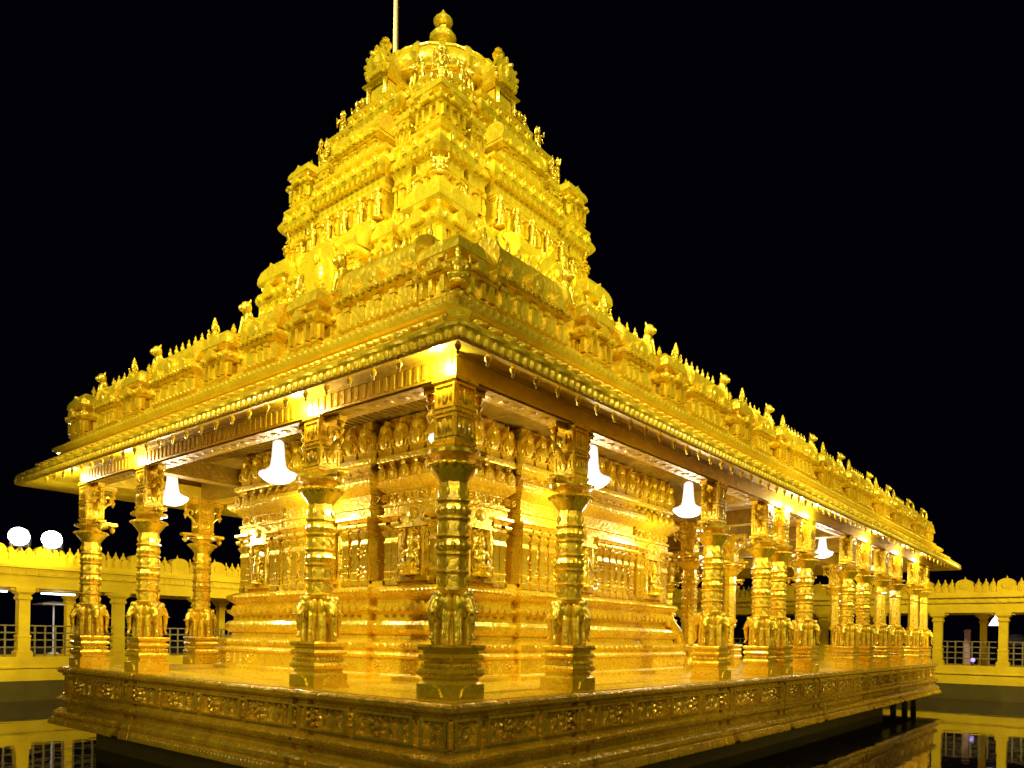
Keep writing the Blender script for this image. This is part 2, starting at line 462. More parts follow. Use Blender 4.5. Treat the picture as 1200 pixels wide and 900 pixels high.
PL = jog_poly(0, LX, 0, LY, [3.0, 8.09, 11.27, 13.78, 18.5, 22.6, 27.6], COLY[1:3], .36, .012)
b = MB()
b.sweep(PL, [(-.02, -.004), (.0, -.02), (.02, -.05), (.02, -.10), (-.02, -.13), (-.06, -.15), (-.06, -.19), (-.09, -.20), (-.09, -.56), (-.06, -.57), (-.06, -.62), (.0, -.65),
             (.035, -.69), (.035, -.73), (-.01, -.77), (-.06, -.80), (-.06, -.88), (.02, -.92), (.075, -.98), (.085, -1.04), (.06, -1.08), (.10, -1.10), (.15, -1.2), (.15, -1.234), (-.6, -1.236)][::-1], top=True, bottom=False)
# friezes: small carved bosses on the recessed band, panel frames at the corner and the jogs
rnd = random.Random(3)
def frieze(mb, a, c, nx, ny, z0, z1, step, dpt, rad):
    """carved band: dancers, scrolls and rosettes in shallow relief on a wall facing (nx, ny)"""
    L = math.hypot(c[0] - a[0], c[1] - a[1]); n_ = max(1, int(L / step)); h = z1 - z0
    base = math.atan2(ny, nx) + math.pi / 2
    for i in range(n_):
        f = (i + .5) / n_
        M = Matrix.Translation((a[0] + (c[0] - a[0]) * f, a[1] + (c[1] - a[1]) * f, z0)) @ Matrix.Rotation(base, 4, 'Z')
        k = (i * 7 + int(a[0] * 10)) % 5; w_ = step * .5
        if k in (0, 2):
            lean = rnd.uniform(-.25, .25) * w_
            mb.ball((lean, 0, h * .80), (h * .11, dpt, h * .13), 6, 4, M); mb.ball((lean * .5, 0, h * .5), (h * .13, dpt, h * .2), 6, 4, M)
            mb.tube([(lean * .5 - .02, 0, h * .35), (-w_ * .4, -.0, h * .18), (-w_ * .25, 0, h * .03)], [h * .09, h * .07, h * .05], 5, M)
            mb.tube([(lean * .5 + .02, 0, h * .35), (w_ * .25, 0, h * .15), (w_ * .3, 0, h * .03)], [h * .09, h * .07, h * .05], 5, M)
            mb.tube([(lean, 0, h * .62), (w_ * .55, 0, h * .6), (w_ * .6, 0, h * .82)], [h * .06, h * .05, h * .04], 5, M)
            mb.tube([(lean, 0, h * .62), (-w_ * .5, 0, h * .5), (-w_ * .35, 0, h * .38)], [h * .06, h * .05, h * .04], 5, M)
        elif k in (1, 3):
            sg = 1 if k == 1 else -1; pts = []
            for j in range(11):
                t_ = j / 10 * 2.6 * math.pi; r_ = min(w_, h * .5) * (.85 - .07 * j)
                pts.append((sg * r_ * math.cos(t_), 0, h * .5 + r_ * math.sin(t_)))
            mb.tube(pts, [h * .075] * 11, 5, M)
            mb.ball((-sg * w_ * .8, 0, h * .85), (h * .09, dpt, h * .09), 6, 4, M); mb.ball((-sg * w_ * .8, 0, h * .15), (h * .09, dpt, h * .09), 6, 4, M)
        else:
            mb.ball((0, 0, h * .5), (h * .15, dpt * 1.2, h * .15), 8, 5, M)
            for j in range(7):
                t_ = j * 2 * math.pi / 7
                mb.ball((h * .3 * math.cos(t_), 0, h * .5 + h * .3 * math.sin(t_)), (h * .12, dpt, h * .12), 6, 4, M)
frieze(b, (.09, .7), (.09, LY - .7), -1, 0, -.56, -.20, .27, .06, .05)
frieze(b, (.7, .09), (LX, .09), 0, -1, -.56, -.20, .27, .06, .05)
frieze(b, (.04, .14), (.04, .44), -1, 0, -.53, -.23, .3, .05, .05)
frieze(b, (.14, .04), (.44, .04), 0, -1, -.53, -.23, .3, .05, .05)
for sw, L_, cols in ((False, LX, [3.0, 8.09, 11.27, 13.78, 18.5, 22.6, 27.6]), (True, LY, [3.17, 8.69])):
    ed = [.62] + cols + [L_ - .3]
    for a0, a1 in zip(ed[:-1], ed[1:]):
        n_ = max(1, round((a1 - a0 - .2) / 1.35)); st_ = (a1 - a0) / n_
        for i in range(n_):
            u0, u1 = a0 + i * st_ + .06, a0 + (i + 1) * st_ - .06
            for (p0, p1, z0, z1) in ((u0, u0 + .07, -.565, -.195), (u1 - .07, u1, -.565, -.195), (u0 + .07, u1 - .07, -.565, -.53), (u0 + .07, u1 - .07, -.235, -.195)):
                if sw: b.box(.025, .10, p0, p1, z0, z1)
                else: b.box(p0, p1, .025, .10, z0, z1)
for (u0, u1, z0, z1) in ((.05, .11, -.57, -.19), (.45, .51, -.57, -.19), (.11, .45, -.57, -.53), (.11, .45, -.23, -.19)):
    b.box(u0, u1, -.01, .05, z0, z1); b.box(-.01, .05, u0, u1, z0, z1)
for i in range(int((LX) / .11)):
    b.ball((.03 + i * .11, -.10, -1.155), (.03, .03, .035), 6, 4)
for i in range(int((LY) / .11)):
    b.ball((-.10, .03 + i * .11, -1.155), (.03, .03, .035), 6, 4)
for (q, sw) in ((0, False), (0, True)):
    def bx(u0, u1, v0, v1, z0, z1):
        if sw: b.box(v0, v1, u0, u1, z0, z1)
        else: b.box(u0, u1, v0, v1, z0, z1)
    for base in [.28] + ([3.17, 8.69] if sw else [3.0, 8.09, 11.27, 13.78, 18.5, 22.6, 27.6]):
        for (u0, u1, z0, z1) in ((-.29, -.24, -.55, -.21), (.24, .29, -.55, -.21)):
            bx(base + u0, base + u1, .02, .06, z0, z1)
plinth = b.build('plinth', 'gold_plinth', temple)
b = MB()
b.box(.55, 23.3, .7, LY - .6, -1.9, -1.235)
b.build('plinth_foot', 'dark_stone', plinth)
post = MB().box(-.09, .09, -.09, .09, -1.9, -1.235).mesh('stilt', 'dark_stone')
for x in (25.1, 27.0, 28.6):
    inst('stilt', post, plinth, (x, .75, 0)); inst('stilt', post, plinth, (x, 5.9, 0))
b = MB(); b.box(.12, LX - .05, .12, LY - .12, -.002, .004)
b.box(.75, LX - .05, .75, LY - .75, .004, .035)
b.build('gallery_floor', 'gold_floor', temple)

# columns ------------------------------------------------------------
for x in COLX:
    column(temple, x, .44, x < 20)
for y in COLY[1:]:
    column(temple, .44, y)
for x in (3.0, 8.09, 10.75, 13.78):
    column(temple, x, 11.42)
for x in (12.7, 15.4, 18.4, 21.8, 26.0):
    for y in (3.2, 5.9, 8.6):
        if y == 5.9 and x < 15: continue
        column(temple, x, y, ornate=(x < 15), plain_base=(x > 12))

# beam ring and inner beams ------------------------------------------
b = MB()
I = .265
def beam(x0, x1, y0, y1, z0=4.0, z1=4.31): b.box(x0, x1, y0, y1, z0, z1)
beam(I, LX, I, .62); beam(I, .62, .62, LY - .62); beam(I, LX, LY - .62, LY - I)
b.box(I - .02, LX, I - .02, I - .001, 4.245, 4.30); b.box(I - .02, I - .001, I - .001, LY - I, 4.245, 4.30)
b.box(I - .02, LX, I - .02, I - .001, 4.002, 4.03); b.box(I - .02, I - .001, I - .001, LY - I, 4.002, 4.03)
for i in range(int((LY - .6) / .15)):
    b.box(I - .012, I, .33 + i * .15, .40 + i * .15, 4.05, 4.24)
b.build('beam', 'gold_beam', temple)
b = MB()
b.box(I + .01, LX, I + .01, .61, 3.975, 3.998); b.box(I + .01, .61, .61, LY - .61, 3.975, 3.998)  # dark sheet under the beam, the soffit's shade put into its colour
for i in range(int(LX / .3)): b.ball((.8 + i * .3, .44, 3.975), (.09, .09, .02), 8, 4)
for i in range(int((LY - 1) / .3)): b.ball((.44, .8 + i * .3, 3.975), (.09, .09, .02), 8, 4)
b.build('beam_soffit', 'gold_bronze_shade', temple)
b = MB()
for x in (10.75, 13.78, 17.6, 21.6, 26.0):
    b.box(x - .17, x + .17, .62, LY - .62, 4.02, 4.42)
for y in (3.2, 8.6):
    b.box(10.75, LX - .3, y - .16, y + .16, 4.0, 4.4)
for x in (3.0, 8.09): b.box(x - .15, x + .15, 8.9, LY - .62, 4.03, 4.4)
b.box(.62, 2.6, 8.69 + .3, 8.69 + .6, 4.03, 4.4)
b.build('cross_beam', 'gold_bronze_shade', temple)
b = MB(); b.box(.4, LX - .2, .4, LY - .4, 4.66, 4.72)
for i in range(70):
    b.box(.62, 2.4, .7 + i * .155, .76 + i * .155, 4.63, 4.662)
b.build('gallery_ceiling', 'gold_bronze_shade', temple)

# eave ----------------------------------------------------------------
RR = rect(0, LX, 0, LY)
b = MB()
b.sweep(RR, [(-.30, 4.30), (-.05, 4.26), (.25, 4.16), (.45, 4.06), (.60, 3.95), (.665, 3.925), (.70, 3.95), (.70, 4.03), (.68, 4.055), (.70, 4.075), (.69, 4.11), (.65, 4.16), (.55, 4.235), (.42, 4.325), (.26, 4.42), (.10, 4.51),
             (.05, 4.56), (.05, 4.63), (.10, 4.65), (.13, 4.70), (.13, 4.77), (.09, 4.785), (-.25, 4.80)], top=True, bottom=False)
eave = b.build('eave', 'gold_eave', temple)
b = MB()     # scallops, dentils and arched dormers along the lip
def along(side, t, off, z, half=0.):
    return (t, -off, z) if side == 'S' else (-off, t, z)
SA = {'S': rot(0), 'W': rot(-math.pi / 2)}
for side, L in (('S', LX), ('W', LY)):
    Lm = L + (.6 if side == 'W' else -.05)
    k = 0; t_ = -.66
    while t_ < Lm:
        p = along(side, t_, .70, 3.99); b.ball(p, (.045, .045, .058), 6, 4)
        t_ += .135
    t_ = -.5
    while t_ < Lm - .2:
        p = along(side, t_, .685, 4.085)
        b.ball(p, (.19, .05, .055) if side == 'S' else (.05, .19, .055), 8, 5); t_ += .42
    t_ = -.3; k = 0
    while t_ < Lm - .4:
        for (oo, zz, hs_) in ((.42, 4.325, 0), (.22, 4.445, .5)):
            p = along(side, t_ + hs_ * .26, oo, zz)
            b.ball(p, (.10, .10, .035), 8, 5)
        p = along(side, t_, .12, 4.735); b.ball(p, (.05, .03, .035) if side == 'S' else (.03, .05, .035), 6, 4)
        p = along(side, t_ + .13, .12, 4.735); b.ball(p, (.05, .03, .035) if side == 'S' else (.03, .05, .035), 6, 4)
        t_ += .26
    t_ = .3
    while t_ < Lm - .4:
        q = along(side, t_, .62, 4.165)
        M = Matrix.Translation(q) @ SA[side] @ Matrix.Rotation(R(-52), 4, 'X')
        b.prism(arch(.10, .17), -.035, .05, M); b.ball((0, -.03, .08), (.04, .02, .045), 6, 4, M); t_ += .84
M = Matrix.Translation((-.58, -.58, 4.16)) @ Matrix.Rotation(-math.pi / 4, 4, 'Z') @ Matrix.Rotation(R(-40), 4, 'X')
b.prism(arch(.14, .24), -.05, .08, M); b.ball((0, -.05, .11), (.06, .025, .06), 8, 5, M)
b.build('eave_trim', 'gold_eave', eave)
bud = MB()
bud.lathe([(.012, .26), (.012, .12), (.035, .1), (.055, .06), (.045, .01), (.02, -.02), (.034, -.04), (.01, -.08)], 8)
BUD = bud.mesh('pendant', 'gold_plate')
t_ = 0.1
while t_ < LX - .3:
    inst('pendant', BUD, eave, (t_, -.40, 3.965), 0, (.75, .75, .75)); t_ += .46 if t_ < 16 else .7
t_ = .56
while t_ < LY:
    inst('pendant', BUD, eave, (-.40, t_, 3.965), 0, (.75, .75, .75)); t_ += .46
inst('pendant', BUD, eave, (-.42, -.42, 3.95), 0, (.75, .75, .75))

# parapet of little shrines --------------------------------------------
b = MB()
b.sweep(rect(0, LX, 0, LY - .28), [(-.02, 4.80), (-.02, 4.86), (-.10, 4.88), (-.10, 4.98), (-.26, 5.0), (-.26, 5.36), (-.235, 5.38), (-.215, 5.43), (-.215, 5.46), (-.27, 5.49), (-.30, 5.52), (-.32, 5.78), (-.7, 5.80), (-.7, 4.9)], top=False)
parapet = b.build('parapet', 'gold_parapet', temple)

def long_shrine(Lh, mat='gold_parapet', name='long_shrine', fins=7, dp=.3):
    b = MB()
    b.sweep(rect(-Lh, Lh, -dp, dp), [(.02, 0), (.02, .05), (-.03, .07), (-.03, .12), (.0, .14), (.0, .17), (-.05, .19), (-.05, .42), (-.02, .44), (.03, .46), (.05, .49), (.05, .53), (.02, .57), (-.06, .6), (-.06, .66)])
    # barrel vault along x
    hs = []
    for i in range(11):
        a = -.18 * math.pi + 1.36 * math.pi * i / 10
        hs.append((dp * .98 * math.cos(a), .76 + .22 * math.sin(a)))
    b.prism(hs, -(Lh - .03), Lh - .03, Matrix.Rotation(math.pi / 2, 4, 'Z'))
    for e in (-1, 1):
        b.prism([(x * 1.12, .76 + (z - .76) * 1.15) for x, z in hs], e * (Lh - .04) - .03, e * (Lh - .04) + .03, Matrix.Rotation(math.pi / 2, 4, 'Z'))
    for k in range(-2, 3):
        if Lh > .5 or k in (-1, 0, 1):
            u = k * Lh * .40
            b.box(u - .04, u + .04, -dp + .02, -dp + .055, .19, .43)
            b.box(u - .06, u + .06, -dp + .005, -dp + .05, .37, .42)
    nb_ = int(2 * Lh / .13)
    for k in range(nb_):
        b.ball((-Lh + (k + .5) * 2 * Lh / nb_, -dp - .06, .51), (.045, .035, .035), 6, 4)
        b.ball((-Lh + (k + .5) * 2 * Lh / nb_, -dp + .0, .155), (.045, .03, .03), 6, 4)
    A = arch(.16, .26)
    b.prism(A, -dp - .08, -dp + .2, rot(0, (0, 0, .5)))
    b.ball((0, -dp - .08, .62), (.08, .03, .08), 8, 5)
    for s_ in (-1, 1):
        b.prism(arch(.1, .17), -dp - .08, -dp + .1, rot(0, (s_ * Lh * .62, 0, .5)))
    for k in range(fins):
        finial(b, ((k - (fins - 1) / 2) * (2 * Lh - .16) / max(fins - 1, 1), 0, .965), .24, .038, 7)
    return b.mesh(name, mat)
def corner_shrine(h, mat='gold_parapet', name='corner_shrine', zs=1.0):
    b = MB()
    P = star(-h, h, -h, h, h * .45, h * .12, h * .08, 0)
    b.sweep(P, [(.02, 0), (.02, .05 * zs), (-.03, .07 * zs), (-.03, .12 * zs), (0, .14 * zs), (0, .17 * zs), (-.04, .19 * zs), (-.04, .42 * zs)])
    b.sweep(sq(h), [(-.04, .41 * zs), (.01, .43 * zs), (.04, .46 * zs), (.055, .49 * zs), (.055, .52 * zs), (.02, .58 * zs), (-.2 * h, .6 * zs), (-.2 * h, .66 * zs), (-.02 * h, .68 * zs), (.03, .72 * zs), (.02, .80 * zs), (-.06 * h, .88 * zs), (-.26 * h, .96 * zs), (-.62 * h, 1.0 * zs), (-.9 * h, 1.02 * zs)])
    for q in range(4):
        for u in (-.78, -.3, .3, .78):
            b.box(u * h - .1 * h, u * h + .1 * h, -h - .03, -h + .06, .19 * zs, .405 * zs, rot(q * math.pi / 2))
            b.ball((u * h, -h - .06, .50 * zs), (.11 * h, .05, .035 * zs), 6, 4, rot(q * math.pi / 2))
        a_ = math.pi / 4 + q * math.pi / 2
        finial(b, (1.2 * h * math.cos(a_), 1.2 * h * math.sin(a_), .55 * zs), .26 * zs, .12 * h, 6)
        b.ball((.9 * h * math.cos(a_), .9 * h * math.sin(a_), .76 * zs), (.2 * h, .2 * h, .09 * zs), 6, 4)
        b.prism(arch(h * .42, .24 * zs), -h * 1.05, -h * .3, rot(q * math.pi / 2, (0, 0, .66 * zs)))
        b.prism(arch(h * .3, .16 * zs), -h - .11, -h * .6, rot(q * math.pi / 2, (0, 0, .47 * zs)))
    finial(b, (0, 0, 1.0 * zs), .22 * zs, .05 * zs, 8)
    return b.mesh(name, mat)
LSH = long_shrine(.78)
SSH = long_shrine(.46, fins=4)
KSH = corner_shrine(.36)
ZP = 4.80
inst('corner_shrine', KSH, parapet, (.42, .42, ZP), 0, (.95, .95, .9))
inst('statue', FIGURE, parapet, (.09, .09, 4.97), -math.pi / 4, (.55, .55, .52))
inst('corner_shrine', KSH, parapet, (.36, LY - .66, ZP), 0, (1, 1, 1.05))
def run(side, t0, t1, pat):
    t_ = t0; i = 0
    while True:
        kind, ln = pat[i % len(pat)]
        if t_ + ln > t1: break
        c = t_ + ln / 2
        p = (c, .34, ZP) if side == 'S' else (.34, c, ZP)
        rz = 0 if side == 'S' else -math.pi / 2
        if kind == 'L': inst('long_shrine', LSH, parapet, p, rz, (1, 1, 1.08))
        elif kind == 'S': inst('long_shrine', SSH, parapet, p, rz, (1, 1, 1.04))
        elif kind == 'K': inst('corner_shrine', KSH, parapet, p, rz, (.95, .95, .98))
        elif kind == 'F':
            q = (p[0], .3, 5.6) if side == 'S' else (.3, p[1], 5.6)
            inst('statue', FIGURE, parapet, q, rz, (.62, .62, .62))
        elif kind == 'A':
            q = (p[0], .3, 5.6) if side == 'S' else (.3, p[1], 5.6)
            inst('lion_statue', LION, parapet, q, rz, (.58, .58, .66))
        t_ += ln; i += 1
PAT = [('L', 1.58), ('A', .40), ('K', .72), ('F', .36), ('S', .96), ('A', .40), ('K', .72), ('F', .36)]
run('S', .74, LX - .1, PAT)
run('W', .74, LY - 1.0, PAT)

# sanctum walls ---------------------------------------------------------
SX0, SX1, SY0, SY1 = 2.55, 10.2, 2.62, 8.85
SP = star(SX0, SX1, SY0, SY1, 1.5, .30, .30, .12)
b = MB()
b.sweep(SP, [(.42, .03), (.42, .10), (.36, .12), (.34, .15), (.34, .40), (.38, .42), (.40, .46), (.36, .50), (.30, .53), (.34, .58), (.34, .66), (.26, .70), (.16, .74), (.14, .80), (.20, .83), (.25, .90), (.25, .98), (.20, 1.05),
             (.12, 1.07), (.12, 1.16), (.14, 1.18), (.22, 1.24), (.22, 1.29), (.10, 1.33), (.10, 1.42), (.12, 1.44), (.20, 1.50), (.23, 1.54), (.23, 1.60), (.10, 1.66), (.02, 1.68), (0, 1.72), (0, 2.86), (.03, 2.9), (.03, 3.06), (.06, 3.08), (.06, 3.12),
             (.0, 3.14), (.0, 3.32), (.04, 3.34), (.10, 3.40), (.20, 3.46), (.24, 3.52), (.24, 3.58), (.19, 3.62), (.08, 3.72), (.04, 3.76), (.04, 3.82), (.12, 3.86), (.14, 3.9), (.14, 3.96), (.02, 3.99), (-.02, 4.02), (-.02, 4.65)], top=False)
SANCT_B = b
sanct = empty('sanctum_wall', (0, 0, 0), 0, temple)
pil = MB()
pil.sweep(sq(.08), [(.02, 0), (.02, .1), (0, .12), (0, .22), (.015, .24), (0, .26), (0, .72), (.012, .74), (.012, .78), (0, .8), (0, .86), (.03, .91), (.045, .95), (.02, .98), (0, 1.0), (.06, 1.03), (.075, 1.06), (.075, 1.10), (.02, 1.13), (.1, 1.2), (.1, 1.24)])
PIL = pil.mesh('pilaster', 'gold_column')
nich = MB()
nich.box(-.36, -.30, -.06, .02, 0, .85); nich.box(.30, .36, -.06, .02, 0, .85); nich.box(-.42, .42, -.1, .02, .85, .92); nich.box(-.4, .4, -.1, .02, -.08, 0)
nich.prism(arch(.34, .34), -.09, .02, rot(0, (0, 0, .92))); nich.ball((0, -.09, 1.08), (.14, .04, .11), 8, 5)
for sx in (-1, 1): nich.lathe([(.035, 0), (.045, .05), (.03, .1), (.03, .7), (.05, .76), (.03, .8), (.05, .85)], 8, (sx * .24, -.05, 0))
NICHE = nich.mesh('niche', 'gold_column')
gan = MB()      # squat atlas figure under the gallery roof
A = arch(.2, .5)
gan.prism(A, -.06, .08); gan.ball((0, -.07, .22), (.11, .08, .14), 8, 6); gan.ball((0, -.1, .40), (.06, .06, .07), 8, 5)
for sx in (-1, 1): gan.tube([(sx * .09, -.06, .28), (sx * .17, -.08, .2), (sx * .13, -.1, .1)], [.035, .03, .03], 6)
GANA = gan.mesh('arch_figure', 'gold_relief')
def wall_run(side, span, face_at):
    """face_at(t) -> outward offset of the wall there"""
    for (kind, t_) in span:
        o = face_at(t_)
        if side == 'W': p = (SX0 - o, SY0 + t_); rz = -math.pi / 2
        else: p = (SX0 + t_, SY0 - o); rz = 0
        if kind == 'P': inst('pilaster', PIL, sanct, (p[0] + (.03 if side == 'W' else 0), p[1] + (.03 if side == 'S' else 0), 1.68), rz)
        elif kind == 'N':
            n_ = inst('niche', NICHE, sanct, (p[0], p[1], 1.82), rz)
            inst('statue', FIGURE if int(t_ * 10) % 2 else GUARD, sanct, (p[0] - (.1 if side == 'W' else 0), p[1] - (.1 if side == 'S' else 0), 1.83), rz, (.8, .8, .8))
        elif kind == 'G': inst('arch_figure', GANA, sanct, (p[0] - (.05 if side == 'W' else 0), p[1] - (.05 if side == 'S' else 0), 3.97), rz, (1.05, 1, 1.12))
for side, L in (('W', SY1 - SY0), ('S', SX1 - SX0)):
    f = lambda t_: .12 if 1.79 < t_ < L - 1.76 else 0.
    sp = [('N', .75), ('N', L - .75), ('N', L / 2)]
    for t_ in (.10, .26, 1.22, 1.40): sp += [('P', t_), ('P', L - t_)]
    t_ = 1.9
    while t_ < L / 2 - .5:
        sp += [('P', t_), ('P', L - t_)]; t_ += .27
    k = .22
    while k < L: sp.append(('G', k)); k += .41
    wall_run(side, sp, f)
b = SANCT_B      # carved frieze along the sanctum's foot
frieze(b, (SX0 - .34, SY0 - .3), (SX0 - .34, SY1 + .3), -1, 0, .16, .39, .24, .03, .045)
frieze(b, (SX0 - .3, SY0 - .34), (SX1 + .3, SY0 - .34), 0, -1, .16, .39, .24, .03, .045)
frieze(b, (SX0 - .04, SY0), (SX0 - .04, SY1), -1, 0, 3.14, 3.32, .2, .05, .05)
frieze(b, (SX0, SY0 - .04), (SX1, SY0 - .04), 0, -1, 3.14, 3.32, .2, .05, .05)
for (za, zc) in ((1.75, 2.10), (2.13, 2.47), (2.50, 2.83)):
    frieze(b, (SX0 - .02, SY0), (SX0 - .02, SY0 + 1.5), -1, 0, za, zc, .27, .05, .05); frieze(b, (SX0 - .02, SY1 - 1.5), (SX0 - .02, SY1), -1, 0, za, zc, .27, .05, .05)
    frieze(b, (SX0 - .14, SY0 + 1.82), (SX0 - .14, SY1 - 1.82), -1, 0, za, zc, .27, .05, .05)
    frieze(b, (SX0, SY0 - .02), (SX0 + 1.5, SY0 - .02), 0, -1, za, zc, .27, .05, .05); frieze(b, (SX1 - 1.5, SY0 - .02), (SX1, SY0 - .02), 0, -1, za, zc, .27, .05, .05)
    frieze(b, (SX0 + 1.82, SY0 - .14), (SX1 - 1.82, SY0 - .14), 0, -1, za, zc, .27, .05, .05)
for (side, L) in (('W', SY1 - SY0), ('S', SX1 - SX0)):
    for u in (1.5, L - 1.8):           # plain pier inside each recess
        if side == 'W': b.box(SX0 - .07, SX0 + .35, SY0 + u - .055, SY0 + u + .355, .05, 1.765)
        else: b.box(SX0 + u - .055, SX0 + u + .355, SY0 - .07, SY0 + .35, .05, 1.765)
    t_ = .12
    while t_ < L - .1:
        bay = .12 if 1.8 < t_ < L - 1.8 else 0.
        if not (1.46 < t_ < 1.84 or L - 1.84 < t_ < L - 1.46):
            for (oo, zz, kind) in ((.35, .62, 'p'), (.24, 1.265, 'k'), (.245, 1.57, 'd'), (.27, .94, 'n')):
                q = (SX0 - oo - bay, SY0 + t_, zz) if side == 'W' else (SX0 + t_, SY0 - oo - bay, zz)
                Q = Matrix.Translation(q) @ SA[side]
                if kind == 'p': b.ball((0, 0, 0), (.09, .03, .05), 8, 5, Q)
                elif kind == 'k': b.prism(arch(.075, .15), -.03, .06, Q @ Matrix.Translation((0, 0, -.05)))
                elif kind == 'd': b.ball((0, 0, 0), (.04, .03, .035), 6, 4, Q); b.ball((.1, 0, 0), (.04, .03, .035), 6, 4, Q)
                elif int(t_ * 5) % 4 == 0: b.ball((0, 0, 0), (.06, .03, .06), 8, 5, Q)
        t_ += .2
for k in range(26):
    for (side, L) in (('W', SY1 - SY0), ('S', SX1 - SX0)):
        t_ = .2 + k * .29
        if t_ > L - .1: continue
        q = (SX0 - .2, SY0 + t_, 3.5) if side == 'W' else (SX0 + t_, SY0 - .2, 3.5)
        b.prism(arch(.10, .20), -.08, .1, Matrix.Translation(q) @ SA[side]); b.ball((0, -.08, .1), (.05, .03, .06), 6, 4, Matrix.Translation(q) @ SA[side]); b.ball((.1, .1, .30), (.07, .05, .06), 6, 4, Matrix.Translation(q) @ SA[side])
b.build('carved_wall', 'gold_relief', sanct)
# scroll balustrade of the porch steps
b = MB()
pts = []; 
for i in range(30):
    a = i / 29 * 2.3 * math.pi
    rr = .30 - .0085 * i
    pts.append((0 + rr * math.sin(a), 0, .40 - rr * math.cos(a)))
b.tube([(-.75, 0, 1.15), (-.45, 0, .95), (-.28, 0, .62), (-.18, 0, .22)] + pts, [.12, .13, .13, .12] + [.11 - .002 * i for i in range(30)], 8)
b.ball((-.85, 0, 1.2), (.2, .13, .15)); b.tube([(-.9, 0, 1.25), (-.7, 0, 1.42), (-.55, 0, 1.36)], [.07, .06, .03])
bal = fused(b, 'step_balustrade', 'gold_column', .03)
inst('step_balustrade', bal, temple, (11.0, 2.45, .02))
b = MB()
for i in range(4): b.box(10.2, 10.55 + .28 * (3 - i), 3.0, 5.2, .035 + i * .2, .035 + (i + 1) * .2)
b.build('steps', 'gold_plate', temple)
b = MB()
b.box(10.2, 10.32, 3.4, 4.9, .9, 3.1); b.build('sanctum_door', 'gold_relief', temple)

